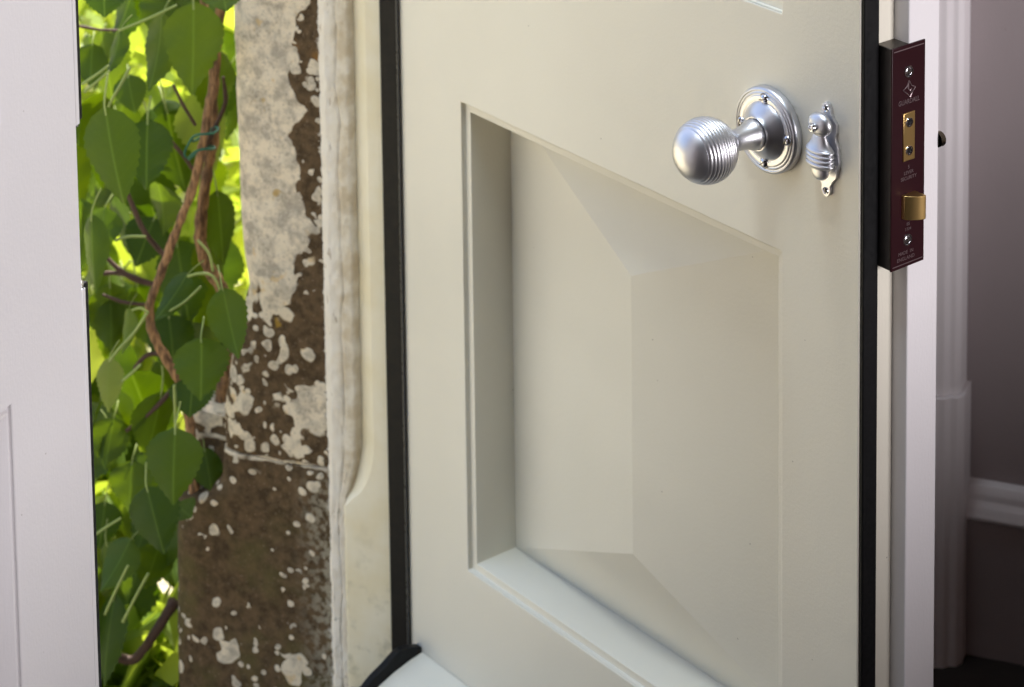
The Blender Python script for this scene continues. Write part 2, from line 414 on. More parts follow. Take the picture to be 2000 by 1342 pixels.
# ------------------------------------------------------------------ the open door
door = empty('front_door', HINGE, DOOR_ROT)
tag(door, 'open cream front door with recessed diamond panel and satin steel knob', 'door')
DTOP, DBOT, T1, T2, STEP = 2.02, 0.028, 0.032, 0.061, 0.0135
UP_T = 1.86
openings = [(VB, VT), (VUP, UP_T)]
def frame_slab(bm, x0, x1, xi0, xi1, y0, y1, z0, z1, ops):
    # stiles and rails in one piece, with a hole for each panel; front and back shared vertices
    xs = [x0, xi0, xi1, x1]; zs = [z0]+[z for o_ in ops for z in o_]+[z1]
    g = {}
    for yi, y in enumerate((y0, y1)):
        for i, x in enumerate(xs):
            for j, z in enumerate(zs): g[i, j, yi] = bm.verts.new((x, y, z))
    hole = lambda i, j: i == 1 and j % 2 == 1
    nx, nz = len(xs)-1, len(zs)-1
    for i in range(nx):
        for j in range(nz):
            if hole(i, j):
                for a, b in (((i,j),(i+1,j)),((i+1,j),(i+1,j+1)),((i+1,j+1),(i,j+1)),((i,j+1),(i,j))):
                    bm.faces.new((g[a+(0,)], g[b+(0,)], g[b+(1,)], g[a+(1,)]))
                continue
            bm.faces.new((g[i,j,0], g[i+1,j,0], g[i+1,j+1,0], g[i,j+1,0]))
            bm.faces.new((g[i,j,1], g[i,j+1,1], g[i+1,j+1,1], g[i+1,j,1]))
    for i in range(nx):
        for j in (0, nz): bm.faces.new((g[i,j,0], g[i+1,j,0], g[i+1,j,1], g[i,j,1]))
    for j in range(nz):
        for i in (0, nx): bm.faces.new((g[i,j,0], g[i,j+1,0], g[i,j+1,1], g[i,j,1]))
bm = B(); frame_slab(bm, 0, L, U0, U1, 0, T1, DBOT, DTOP, openings)
obj('leaf_body', bm, CREAM, door, bevel=0.0010, seg=3)
bm = B(); frame_slab(bm, 0.002, L+STEP, U0-0.003, U1+0.003, T1, T2, DBOT, DTOP, [(a-0.003, b+0.003) for a, b in openings])
tag(obj('inner_leaf', bm, WHITE, door, bevel=0.0008), 'white painted inner half of the cream door')

def mould_ring(parent, mat, x0, x1, z0, z1, prof, name='moulding', flip=1, y0=0.0):
    # four mitred lengths; prof: (inset, depth)
    for k in range(4):
        bm = B(); rows = []
        for ins, dep in prof:
            a, b, c, e = x0+ins, x1-ins, z0+ins, z1-ins
            cor = [(a, c), (b, c), (b, e), (a, e)]
            p, q = cor[k], cor[(k+1) % 4]
            rows.append([bm.verts.new((p[0], y0+flip*dep, p[1])), bm.verts.new((q[0], y0+flip*dep, q[1]))])
        for r0, r1 in zip(rows, rows[1:]): bm.faces.new((r0[0], r0[1], r1[1], r1[0]))
        obj(name, bm, mat, parent, smooth=True, angle=50)
def rprof(pts, r=0.0006, n=3):
    # round the corners of an open profile
    out = [pts[0]]
    for a, b, c in zip(pts, pts[1:], pts[2:]):
        a, b, c = Vector(a), Vector(b), Vector(c)
        d1, d2 = (a-b), (c-b); k = min(r, d1.length*0.45, d2.length*0.45)
        s, e = b+d1.normalized()*k, b+d2.normalized()*k
        for i in range(n+1):
            t = i/n; q = (1-t)**2*s+2*t*(1-t)*b+t*t*e; out.append(tuple(q))
    out.append(pts[-1]); return out
EPS = 0.0004
PROF = rprof([(EPS, 0.0012), (EPS, 0.0042), (0.0072, 0.0040), (0.0074, 0.0460)])
def hip_panel(name, x0, x1, z0, z1, lab=None):
    bm = B(); xm = (x0+x1)/2; dz = 0.0800
    o_ = [bm.verts.new(p) for p in ((x0, 0.044, z0), (x1, 0.044, z0), (x1, 0.044, z1), (x0, 0.044, z1))]
    a = bm.verts.new((xm, 0.0205, z0+dz)); b = bm.verts.new((xm, 0.0205, z1-dz))
    bm.faces.new((o_[0], o_[1], a)); bm.faces.new((o_[1], o_[2], b, a)); bm.faces.new((o_[2], o_[3], b)); bm.faces.new((o_[3], o_[0], a, b))
    k = [bm.verts.new((v.co.x, 0.056, v.co.z)) for v in o_]
    bm.faces.new(k)
    for i in range(4): bm.faces.new((o_[i], o_[(i+1) % 4], k[(i+1) % 4], k[i]))
    return obj(name, bm, CREAM, door)
for z0, z1 in openings:
    mould_ring(door, CREAM, U0, U1, z0, z1, PROF)
    hip_panel('raised_panel', U0+0.0070, U1-0.0070, z0+0.0070, z1-0.0070)
# black draught seal let into the free edge
bm = B(); box(bm, L+0.0002, L+0.0030, 0.0010, 0.0150, DBOT, DTOP)
obj('draught_seal', bm, BLACK, door, bevel=0.0010)
# weatherboard along the foot of the door
WB0 = CAMZ-1.2671
wbp = [(0.0, WB0+0.0), (-0.0115, WB0-0.0020), (-0.030, WB0-0.0070), (-0.0455, WB0-0.0130), (-0.0500, WB0-0.0165), (-0.0500, WB0-0.036), (0.0, WB0-0.046)]
bm = B(); prism(bm, wbp, 0.0158, L-0.012, lambda p, a: (a, p[0], p[1]))
obj('weatherboard', bm, CREAM, door, bevel=0.0006)
sp_ = smooth_path([(0.000, WB0+0.004, 0), (-0.0115, WB0+0.0075, 0), (-0.022, WB0+0.0090, 0), (-0.0300, WB0+0.0055, 0), (-0.0375, WB0+0.0010, 0), (-0.050, WB0-0.0050, 0), (-0.060, WB0-0.012, 0)], 5)
capp = [(p.x, p.y) for p in sp_]+[(-0.060, WB0-0.05), (0.0, WB0-0.05)]
bm = B(); prism(bm, capp, 0.0085, 0.0155, lambda p, a: (a, p[0], p[1]))
obj('end_seal', bm, BLACK, door, bevel=0.0008)

# ---- knob
RU, RV = 0.43621, CAMZ-0.68404
KW = 0.0614
def K(y): return (RU, y, RV)
AX = (0, -1, 0)
prof = [(0.020, 0.0)]
prof += [(0.0135, 0.0100), (0.0175, 0.0106), (0.0192, 0.0106), (0.0205, 0.0100), (0.024, 0.0086), (0.029, 0.0077), (0.034, 0.0074), (0.0375, 0.0080), (0.0395, 0.0094)]
RB = 0.0224
n = 260
a0 = math.asin((0.0395-KW)/RB) if abs((0.0395-KW)/RB) < 1 else -math.pi/2
for i in range(n+1):
    s = -0.0208+(0.0208+RB)*i/n
    r = math.sqrt(max(RB*RB-s*s, 0))
    if -0.0181 < s < 0.0131:
        ph = (s+0.0181)/0.0026
        r += 0.0006*(abs(math.sin(math.pi*ph))**0.6-0.85)
    prof.append((KW+s, max(r, 0)))
prof = [p for p in prof if p[0] != 0.020]
bm = B(); lathe(bm, [(0.0125, 0.0)]+prof, K(0), AX, 96)
knob = obj('door_knob', bm, STEEL, door, smooth=True, angle=60)
rp = [(0.0, 0.0300)]+[(a+0.0022, b) for a, b in [(0.0018, 0.0302), (0.0036, 0.0297), (0.0043, 0.0288), (0.0045, 0.0280), (0.0041, 0.0276), (0.0040, 0.0270), (0.0044, 0.0266), (0.0047, 0.0258), (0.0043, 0.0253), (0.0043, 0.0248), (0.0048, 0.0244), (0.0050, 0.0234),
      (0.0051, 0.0214), (0.0047, 0.0208), (0.0047, 0.0204), (0.0054, 0.0200), (0.0068, 0.0186), (0.0086, 0.0165), (0.0106, 0.0140), (0.0124, 0.0121), (0.0134, 0.0116), (0.0134, 0.0110), (0.0105, 0.0106), (0.0105, 0.0)]]
bm = B(); lathe(bm, rp, K(-0.0002), AX, 96)
obj('rose', bm, STEEL, knob, smooth=True, angle=50)
def screw_mesh(r, h, slot):
    bm = B(); lathe(bm, [(-0.001, r), (0.0, r), (h*0.45, r*0.88), (h*0.8, r*0.6), (h, r*0.25), (h*1.02, 0)], (0, 0, 0), (0, -1, 0), 24)
    return bm
for k in range(4):
    a = math.pi/2*k; cx, cz = RU+0.0226*math.cos(a), RV+0.0226*math.sin(a)
    o_ = obj('screw', screw_mesh(0.0036, 0.0022, 0), STEEL_SHINY, knob, smooth='all'); o_.location = (cx, -0.0071, cz)
    bm = B(); box(bm, -0.00035, 0.00035, -0.0012, 0.0006, -0.0027, 0.0027)
    g_ = obj('screw_slot', bm, DARKSTEEL, knob); g_.location = (cx, -0.0085, cz); g_.rotation_euler[1] = (0.5, 1.3, 0.2, 0.9)[k]
    bm = B(); lathe(bm, [(0.0, 0.0042), (0.0002, 0.0042), (0.0002, 0.0035)], (0, 0, 0), AX, 24)
    g_ = obj('screw_hole_rim', bm, DARKSTEEL, knob); g_.location = (cx, -0.0070, cz)

# ---- keyhole cover
EU, EZ1, EZ0 = 0.4908, CAMZ-0.6530, CAMZ-0.7103
def half_w(s):      # s: 0 bottom ear .. 1 top ear (ear centres)
    pts = [(-0.075, 0.0), (-0.06, 0.0022), (0.0, 0.0040), (0.06, 0.0036), (0.10, 0.0052), (0.22, 0.0098), (0.38, 0.0122), (0.55, 0.0112), (0.68, 0.0084), (0.76, 0.0096), (0.84, 0.0096), (0.91, 0.0062), (0.95, 0.0042), (1.0, 0.0042), (1.06, 0.0023), (1.075, 0.0)]
    for (a, x), (b, y) in zip(pts, pts[1:]):
        if a <= s <= b:
            t = (s-a)/(b-a); t = t*t*(3-2*t); return x+(y-x)*t
    return 0.0
ol = []
for i in range(61):
    s = -0.074+1.148*i/60; ol.append((half_w(s), EZ0+(EZ1-EZ0)*s))
poly = [(EU+w_, z) for w_, z in ol]+[(EU-w_, z) for w_, z in reversed(ol)]
bm = B(); prism(bm, poly, -0.0026, 0.0, lambda p, a: (p[0], a, p[1]))
esc = obj('keyhole_plate', bm, STEEL, door, bevel=0.0009, seg=3)
def drop_profile():
    H_ = []
    zt, zb = CAMZ-0.6535, CAMZ-0.7045
    def seg(z, r): H_.append((z, r))
    zc = CAMZ-0.6625
    for i in range(12):
        a = math.pi/2-i*math.pi*0.83/11; seg(zc+0.0082*math.sin(a), 0.0082*math.cos(a))
    z = zc-0.0082*0.86
    seg(z-0.002, 0.0052); seg(z-0.0045, 0.0060); seg(z-0.0075, 0.0078); seg(z-0.0085, 0.0088)
    z -= 0.0088
    for k in range(4):
        for i in range(9):
            t = i/8; seg(z-0.0031*(k+t), 0.0084+0.0014*math.sin(math.pi*t))
    z -= 0.0124
    seg(z-0.0008, 0.0070); seg(z-0.0020, 0.0064)
    for i in range(9):
        a = i/8*math.pi/2; seg(z-0.003-0.0072*math.sin(a), 0.0064*math.cos(a))
    return H_
pf = drop_profile()
bm = B(); lathe(bm, [(-z, r) for z, r in pf], (0, 0, 0), (0, 0, -1), 48)
dr_ = obj('keyhole_drop_cover', bm, STEEL, esc, smooth=True, angle=70)
dr_.location = (EU+0.0008, -0.0088, 0); dr_.scale = (1.22, 0.66, 1.0)
bm = B(); lathe(bm, [(0, 0.0028), (0.0018, 0.0030), (0.0032, 0.0024), (0.0038, 0.0)], (EU+0.0006, -0.0140, CAMZ-0.6630), AX, 24)
obj('pivot_pin', bm, STEEL_SHINY, esc, smooth=True)
for z in (EZ0, EZ1):
    bm = B(); lathe(bm, [(0.0, 0.0026), (0.0006, 0.0024), (0.0001, 0.0012), (-0.0004, 0.0)], (EU, -0.0026, z), AX, 20)
    obj('screw', bm, STEEL_SHINY, esc, smooth=True)
    bm = B(); box(bm, EU-0.0004, EU+0.0004, -0.0034, -0.0024, z-0.0012, z+0.0012)
    obj('screw_slot', bm, DARKSTEEL, esc)

# ---- mortice lock in the rebated edge
LZ1, LZ0 = CAMZ-0.6045, CAMZ-0.7580
LX = L+0.0145
bm = B(); box(bm, L-0.002, LX-0.0014, 0.0155, 0.0455, LZ0+0.0003, LZ1-0.0003)
lock = obj('lock_case', bm, DARKSTEEL, door, bevel=0.0006)
bm = B(); box(bm, LX-0.0013, LX, 0.0150, 0.0465, LZ0, LZ1)
obj('faceplate', bm, BURG, lock, bevel=0.0004)
def on_plate(y, z, h=0.0): return Vector((LX+h, y, z))
for z in (CAMZ-0.6231, CAMZ-0.7394):
    bm = B(); lathe(bm, [(0.0, 0.0042), (0.0004, 0.0041), (0.0005, 0.0032), (0.0002, 0.0029), (0.0006, 0.0022), (0.0004, 0.0009), (0.0, 0.0)], on_plate(0.0305, z, 0.0001), (1, 0, 0), 28)
    obj('screw', bm, STEEL_SHINY, lock, smooth=True, angle=50)
    bm = B()
    box(bm, LX+0.0002, LX+0.0008, 0.0305-0.0018, 0.0305+0.0018, z-0.0004, z+0.0004)
    box(bm, LX+0.0002, LX+0.0009, 0.0305-0.0004, 0.0305+0.0004, z-0.0018, z+0.0018)
    obj('screw_cross', bm, DARKSTEEL, lock)
bm = B(); box(bm, LX-0.004, LX+0.0008, 0.0253, 0.0363, CAMZ-0.6842, CAMZ-0.6510)
obj('dead_bolt', bm, BRASS, lock, bevel=0.0004)
for z in (CAMZ-0.6578, CAMZ-0.6772):
    bm = B(); lathe(bm, [(0.0, 0.0034), (0.0005, 0.0032), (0.0006, 0.0024), (0.0001, 0.0020)], (LX+0.0008, 0.0308, z), (1, 0, 0), 24)
    obj('rivet', bm, STEEL_SHINY, lock, smooth=True, angle=40)
    bm = B(); lathe(bm, [(0.00012, 0.0023), (0.00012, 0.0)], (LX+0.0008, 0.0308, z), (1, 0, 0), 24)
    obj('rivet_hole', bm, BLACK, lock)
# latch bolt: rounded nose, straight back
lp = [(0.0245, 0.0), (0.0250, 0.0030), (0.0275, 0.0058), (0.0315, 0.0090), (0.0350, 0.0106), (0.0372, 0.0108), (0.0378, 0.0100), (0.0378, 0.0)]
bm = B(); prism(bm, lp, CAMZ-0.7235, CAMZ-0.7070, lambda p, a: (LX-0.0005+p[1], p[0], a))
obj('latch_bolt', bm, BRASS, lock, bevel=0.0005)
# engraved frame lines and lettering on the plate
bm = B()
for z in (LZ1-0.0026, LZ0+0.0026): box(bm, LX-0.0001, LX+0.00015, 0.0165, 0.0450, z-0.0003, z+0.0003)
obj('engraved_line', bm, ETCH, lock)
def text(body, y, z, size, parent, mat, name='lettering', sx=1.0):
    cu = bpy.data.curves.new('txt', 'FONT'); cu.body = body; cu.size = size; cu.align_x = 'CENTER'; cu.align_y = 'CENTER'; cu.extrude = 0.00006; cu.resolution_u = 3
    tmp = bpy.data.objects.new('txt', cu); COL.objects.link(tmp)
    dg = bpy.context.evaluated_depsgraph_get(); dg.update()
    me = bpy.data.meshes.new_from_object(tmp.evaluated_get(dg))
    bpy.data.objects.remove(tmp); bpy.data.curves.remove(cu)
    me.materials.clear(); me.materials.append(mat); me.name = name
    o_ = bpy.data.objects.new(name, me); COL.objects.link(o_); o_.parent = parent
    # local: text x -> door +y, text y -> z, text z -> door +x
    o_.matrix_local = Matrix.Translation((LX+0.0001, y, z)) @ Matrix(((0,0,1,0),(1,0,0,0),(0,1,0,0),(0,0,0,1))) @ Matrix.Diagonal((sx, 1, 1, 1))
    return o_
text('GUARDALL', 0.0310, CAMZ-0.6436, 0.0048, lock, ETCH, sx=0.82)
text('5', 0.0312, CAMZ-0.6890, 0.0034, lock, ETCH)
text('LEVER', 0.0312, CAMZ-0.6927, 0.0034, lock, ETCH)
text('SECURITY', 0.0312, CAMZ-0.6964, 0.0034, lock, ETCH)
text('BS', 0.0310, CAMZ-0.7285, 0.0030, lock, ETCH)
text('1704', 0.0310, CAMZ-0.7320, 0.0030, lock, ETCH)
text('MADE  IN', 0.0290, CAMZ-0.7478, 0.0034, lock, ETCH)
text('ENGLAND', 0.0290, CAMZ-0.7518, 0.0036, lock, ETCH)
ep = [(0.0, 0.0062), (0.0022, 0.0024), (0.0058, 0.0006), (0.0030, -0.0022), (0.0008, -0.0052), (-0.0022, -0.0022), (-0.0058, 0.0004), (-0.0020, 0.0026)]
bm = B()
tube(bm, [on_plate(0.0310+a, CAMZ-0.6355+b, 0.0001) for a, b in ep+ep[:1]], 0.00042, 5, cap=False)
tube(bm, [on_plate(0.0310+a, CAMZ-0.6355+b, 0.0001) for a, b in ((-0.0004, 0.0058), (-0.0010, 0.0010), (0.0008, -0.0010), (0.0022, 0.0006), (0.0014, -0.0030))], 0.00045, 5)
obj('emblem', bm, ETCH, lock)
# turn button of the lock on the inner side
bm = B(); lathe(bm, [(0, 0.0052), (0.004, 0.0052), (0.0052, 0.0040), (0.0055, 0)], (L+STEP-0.0015, T2-0.0005, CAMZ-0.6785), (0, 1, 0), 24)
obj('inner_turn_button', bm, mat_metal('dark_turn_button', (0.25, 0.22, 0.16), 0.25), door, smooth=True)

# ------------------------------------------------------------------ the closed leaf
XL = 0.010
pT = leaf_pt(22, 790, XL)
cl = empty('closed_door_leaf', HINGE, WALL_ROT)
tag(cl, 'closed white door leaf with shallow panel grooves and a dark rebated edge', 'door')
ye = leaf_pt(166.5, 540, XL).y; zt = leaf_pt(159, 240, XL).z; zb = leaf_pt(166, 562, XL).z
yp = pT.y; pz1 = pT.z; pz2 = leaf_pt(5, 235, XL).z
CUT = 0.0045
LEND = ye-0.52
xs0, xs1 = XL-0.045, XL
bm = B()
# stiles and rails seen from the room, openings for the panels
def leaf_slab(bm):
    ys = [LEND, LEND+0.088, yp, ye-CUT]; zs = [DBOT, 0.17, pz1, pz2, 1.86, DTOP]
    g = {}
    for xi, x in enumerate((xs0, xs1)):
        for i, y in enumerate(ys):
            for j, z in enumerate(zs): g[i, j, xi] = bm.verts.new((x, y, z))
    for i in range(3):
        for j in range(5):
            if i == 1 and j in (1, 3):
                for a, b in (((i,j),(i+1,j)),((i+1,j),(i+1,j+1)),((i+1,j+1),(i,j+1)),((i,j+1),(i,j))):
                    bm.faces.new((g[a+(0,)], g[b+(0,)], g[b+(1,)], g[a+(1,)]))
                continue
            for xi in (0, 1): bm.faces.new((g[i,j,xi], g[i+1,j,xi], g[i+1,j+1,xi], g[i,j+1,xi]))
    for i in range(3):
        for j in (0, 5): bm.faces.new((g[i,j,0], g[i+1,j,0], g[i+1,j,1], g[i,j,1]))
    for j in range(5):
        for i in (0, 3): bm.faces.new((g[i,j,0], g[i,j+1,0], g[i,j+1,1], g[i,j,1]))
leaf_slab(bm)
obj('leaf_body', bm, WHITE, cl, bevel=0.0008)
for z0, z1 in ((0.17, pz1), (pz2, 1.86)):
    ws = []
    for k in range(4):
        bm = B(); rows = []
        for ins, dep in rprof([(0.0003, 0.0008), (0.0004, 0.0026), (0.0022, 0.0026), (0.0034, 0.0006), (0.0050, 0.0006), (0.016, 0.0075), (0.017, 0.010)], 0.0006):
            a, b, c, e = LEND+0.088+ins, yp-ins, z0+ins, z1-ins
            cor = [(a, c), (b, c), (b, e), (a, e)]; p, q = cor[k], cor[(k+1) % 4]
            rows.append([bm.verts.new((xs1-dep, p[0], p[1])), bm.verts.new((xs1-dep, q[0], q[1]))])
        for r0, r1 in zip(rows, rows[1:]): bm.faces.new((r0[0], r0[1], r1[1], r1[0]))
        obj('moulding', bm, WHITE, cl, smooth=True, angle=50)
    bm = B(); box(bm, xs1-0.022, xs1-0.0095, LEND+0.090, yp-0.002, z0+0.002, z1-0.002)
    obj('flat_panel', bm, WHITE, cl)
for z0, z1 in ((zt, DTOP), (DBOT, zb)):
    bm = B(); box(bm, xs0, xs1, ye-CUT+0.0001, ye, z0, z1)
    obj('edge_lipping', bm, WHITE, cl, bevel=0.0006)
    bm = B(); box(bm, xs0-0.004, xs1-0.003, ye+0.0001, ye+0.0085, z0, z1)
    obj('draught_seal', bm, BLACK, cl, bevel=0.0008)
bm = B(); box(bm, xs0, xs1-0.006, ye-CUT+0.0001, ye-CUT+0.0016, zb+0.002, zt-0.002)
sp2 = obj('strike_plate', bm, DARKSTEEL, cl, bevel=0.0004)
for z, s in ((zb, 1), (zt, -1)):
    bm = B(); tube(bm, smooth_path([(xs1-0.012, ye-0.003, z+0.0022*s), (xs1-0.010, ye+0.002, z+0.0026*s), (xs1-0.006, ye+0.0045, z+0.0006*s), (xs1-0.003, ye-0.001, z-0.0004*s), (xs1-0.001, ye-0.003, z+0.0002*s)], 4), 0.0016, 8)
    obj('strike_lip', bm, STEEL_SHINY, sp2, smooth='all')

# ------------------------------------------------------------------ door frame beside the hinge
df = empty('door_frame', HINGE, WALL_ROT)
tag(df, 'cream painted door frame post with stopped chamfer beside the lichened stone', 'door frame')
def xb(z):
    z0, z1 = 0.196, 0.250
    if z >= z1: return -0.0312
    if z <= z0: return -0.0580
    t = (z1-z)/(z1-z0); return -0.0312-(0.0268)*(1-math.sqrt(max(1-t**2.0, 0)))
bm = B()
rows = []
zs = [0.02+0.178*i/20 for i in range(20)]+[0.198+0.056*i/28 for i in range(29)]+[0.30, 0.5, 0.9, 1.5, 2.08]
for z in zs:
    b_ = xb(z); e_ = -0.0620
    cy = lambda x: 0.001+(b_-x)*0.62
    rows.append([bm.verts.new(p) for p in ((0.004, 0.075, z), (-0.0005, 0.012, z), (-0.0015, 0.001, z), (-0.0170, 0.001, z), (b_+0.0007, 0.001, z), (b_-0.0004, cy(b_-0.0004)-0.0001, z), (e_, cy(e_), z), (e_, 0.075, z))])
for r0, r1 in zip(rows, rows[1:]):
    for i in range(7): bm.faces.new((r0[i], r0[i+1], r1[i+1], r1[i]))
bm.faces.new(rows[0]); bm.faces.new(rows[-1])
obj('frame_post', bm, FRAMEP, df, smooth=True, angle=20)
bm = B(); box(bm, -0.0176, -0.0006, -0.0016, 0.0008, 0.045, 2.06)
obj('draught_seal', bm, BLACK, df, bevel=0.0007)
bm = B(); tube(bm, [(-0.0012, -0.0022, z) for z in (0.05, 0.3, 0.6, 1.2, 2.05)], 0.0012, 12)
obj('seal_bead', bm, mat_plain('grey_rubber_bead', (0.03, 0.033, 0.038), 0.32, spec=0.6), df, smooth=True, angle=50)
# sill
bm = B()
def sill(u, v):
    x = -0.056+0.092*u; y = -1.05+1.05*v
    return Vector((x, y, 0.026+0.002*noise.noise(Vector((x, y, 0))*30)-0.012*max(0, -x-0.05)))
V = grid(bm, 24, 60, sill)
res = bmesh.ops.extrude_face_region(bm, geom=bm.faces[:])
for v in [e for e in res['geom'] if isinstance(e, bmesh.types.BMVert)]: v.co.z = -0.06
so = obj('door_sill', bm, mat_plain('dirty_sill_stone', (0.16, 0.145, 0.125), 0.9, scale=180, bump=0.6), None, smooth=True, angle=40)
so.location = HINGE; so.rotation_euler[2] = WALL_ROT
tag(so, 'grey weathered stone sill at the foot of the doorway', 'sill')

# ------------------------------------------------------------------ stone door surround
st = empty('stone_door_surround', HINGE, WALL_ROT)
tag(st, 'brown stone doorway side blotched with pale lichen behind the climbing plant', 'stone jamb')
def interp(tab, z):
    if z <= tab[0][0]: return tab[0][1]
    for (a, x), (b, y) in zip(tab, tab[1:]):
        if a <= z <= b: return x+(y-x)*(z-a)/(b-a)
    return tab[-1][1]
UPL = [(0.205, -0.1805), (0.25, -0.1800), (0.295, -0.172), (0.335, -0.160), (0.363, -0.1530), (0.39, -0.1570), (0.43, -0.1596), (0.53, -0.1606), (0.62, -0.1614), (2.3, -0.164)]
LOL = [(-0.06, -0.2335), (0.05, -0.2320), (0.150, -0.2290), (0.163, -0.226), (0.176, -0.196), (0.186, -0.1845), (0.215, -0.1815)]
def stone_block(name, left, right, zlo, zhi, nz, seed, y0=0.006, rough=0.0016):
    bm = B(); nx = 44
    def fn(u, v):
        zl = zlo(0) if callable(zlo) else zlo
        x_l = interp(left, v*(zhi(0.5)-zl)+zl)
        x = x_l+(right-x_l)*(u**0.92)
        z_top = zhi((x+0.18)/0.13); z_bot = zlo((x+0.18)/0.13) if callable(zlo) else zlo
        z = z_bot+(z_top-z_bot)*v
        p = Vector((x, 0, z))
        x += 0.0022*noise.noise(Vector((seed, 0, z*38)))*(1-u)
        d = 0.5*noise.noise(p*28+Vector((seed, 0, 0)))+0.35*noise.noise(p*95)+0.25*noise.noise(p*260)
        y = y0+rough*d
        e = max(0, min((x-x_l), 0.05))
        if e < 0.028: y += 0.016*(1-math.sqrt(max(0, 1-(1-e/0.028)**2)))
        ez = min(z-z_bot, z_top-z)
        if ez < 0.003: y += 0.0012*(1-ez/0.003)**2
        return Vector((x, y, z))
    V = grid(bm, nx, nz, fn)
    # sides running back into the wall
    ed = [r[0] for r in V]; bk = [bm.verts.new((v.co.x+0.004, 0.30, v.co.z)) for v in ed]
    for i in range(nz): bm.faces.new((ed[i+1], ed[i], bk[i], bk[i+1]))
    for row in (V[0], V[-1]):
        b2 = [bm.verts.new((v.co.x, 0.30, v.co.z)) for v in row]
        for i in range(nx): bm.faces.new((row[i], row[i+1], b2[i+1], b2[i]))
    return obj(name, bm, STONE, st, smooth=True, angle=60)
joint = lambda s: 0.2135+0.004*s+0.0012*math.sin(s*9)
stone_block('stone_block', UPL, -0.058, lambda s: joint(s)+0.0002, lambda s: 1.15, 300, 1.3)
stone_block('stone_block', LOL, -0.058, -0.06, lambda s: joint(s)-0.0002, 110, 8.1, y0=0.0052)
stone_block('stone_block', [(1.15, -0.164), (2.3, -0.164)], -0.058, 1.152, lambda s: 2.08, 60, 4.4)
# smaller set-back stone showing behind the foot
bm = B()
def back_stone(u, v):
    x = -0.225+0.05*u; z = 0.158+0.075*v; p = Vector((x, 0, z))
    return Vector((x, 0.030+0.002*noise.noise(p*80), z+0.002*noise.noise(p*40)))
grid(bm, 12, 14, back_stone)
res = bmesh.ops.extrude_face_region(bm, geom=bm.faces[:])
for v in [e for e in res['geom'] if isinstance(e, bmesh.types.BMVert)]: v.co.y = 0.20
obj('stone_block', bm, STONE, st, smooth=True, angle=50)
# lime mortar filling the joint against the frame
bm = B()
def mort(u, v):
    z = 0.02+2.06*(v**1.6) if False else 0.022+1.10*v
    xr = -0.0455 if z > 0.25 else (-0.0455-(0.0110)*min(1, (0.25-z)/0.055)**1.6)
    if z < 0.2: xr = -0.0568
    xl = -0.0765
    x = xl+(xr-xl)*u+0.0011*noise.noise(Vector((u*2, 3, z*60)))*(0.3+u)
    p = Vector((x, 0, z))
    y = 0.0060-0.0040*min(1, u/0.22)+0.0006*u+0.0009*noise.noise(p*60)+0.0009*noise.noise(p*260)
    y += 0.0085*max(0, (u-0.86)/0.14)**2
    ck = abs(u-0.58-0.10*noise.noise(Vector((5, 0, z*22))))
    if ck < 0.040: y += 0.0028*(1-ck/0.040)*(0.35+0.65*max(0, noise.noise(Vector((9, 0, z*30)))+0.4))
    return Vector((x, y, z))
grid(bm, 26, 420, mort)
obj('mortar_fillet', bm, MORTAR, st, smooth='all')

# ------------------------------------------------------------------ room side: architrave and skirting
sk = empty('skirting_board', HINGE, WALL_ROT)
tag(sk, 'painted skirting board with moulded top along the dim mauve wall', 'skirting')
def run(bm, prof, x0, x1):   # profile (y, z) extruded along x
    prism(bm, prof, x0, x1, lambda p, a: (a, p[0], p[1]))
bm = B(); run(bm, [(0.2815, 0.0), (0.2665, 0.0), (0.2665, 0.128), (0.2815, 0.128)], 0.40, 3.9)
obj('board', bm, WALLP, sk, bevel=0.001)
bm = B(); run(bm, rprof([(0.2815, 0.1285), (0.2640, 0.1285), (0.2625, 0.1320), (0.2640, 0.1350), (0.2660, 0.1400), (0.2700, 0.1450), (0.2705, 0.1500), (0.2745, 0.1570), (0.2815, 0.1590)], 0.001, 2), 0.40, 3.9)
obj('top_moulding', bm, TRIM, sk, smooth=True, angle=30)
ar = empty('architrave', HINGE, WALL_ROT)
tag(ar, 'tall white moulded architrave standing on a plinth block beside the skirting', 'architrave')
def post(bm, prof, z0, z1): prism(bm, prof, z0, z1, lambda p, a: (p[0], p[1], a))
ap = [(0.330, 0.281), (0.330, 0.222), (0.352, 0.218), (0.366, 0.219), (0.370, 0.226), (0.376, 0.227), (0.382, 0.230), (0.388, 0.238), (0.394, 0.243), (0.400, 0.244), (0.404, 0.249), (0.409, 0.250), (0.4125, 0.256), (0.4125, 0.281)]
bm = B(); post(bm, rprof(ap, 0.0015, 3), 0.249, 2.35)
obj('moulded_upright', bm, TRIM, ar, smooth=True, angle=30)
pp = [(0.326, 0.281), (0.326, 0.216), (0.352, 0.213), (0.366, 0.214), (0.371, 0.221), (0.377, 0.222), (0.384, 0.225), (0.390, 0.233), (0.396, 0.238), (0.402, 0.239), (0.406, 0.244), (0.412, 0.245), (0.4165, 0.252), (0.4165, 0.281)]
bm = B(); post(bm, rprof(pp, 0.0015, 3), 0.0, 0.2485)
obj('plinth_block', bm, TRIM, ar, smooth=True, angle=30)

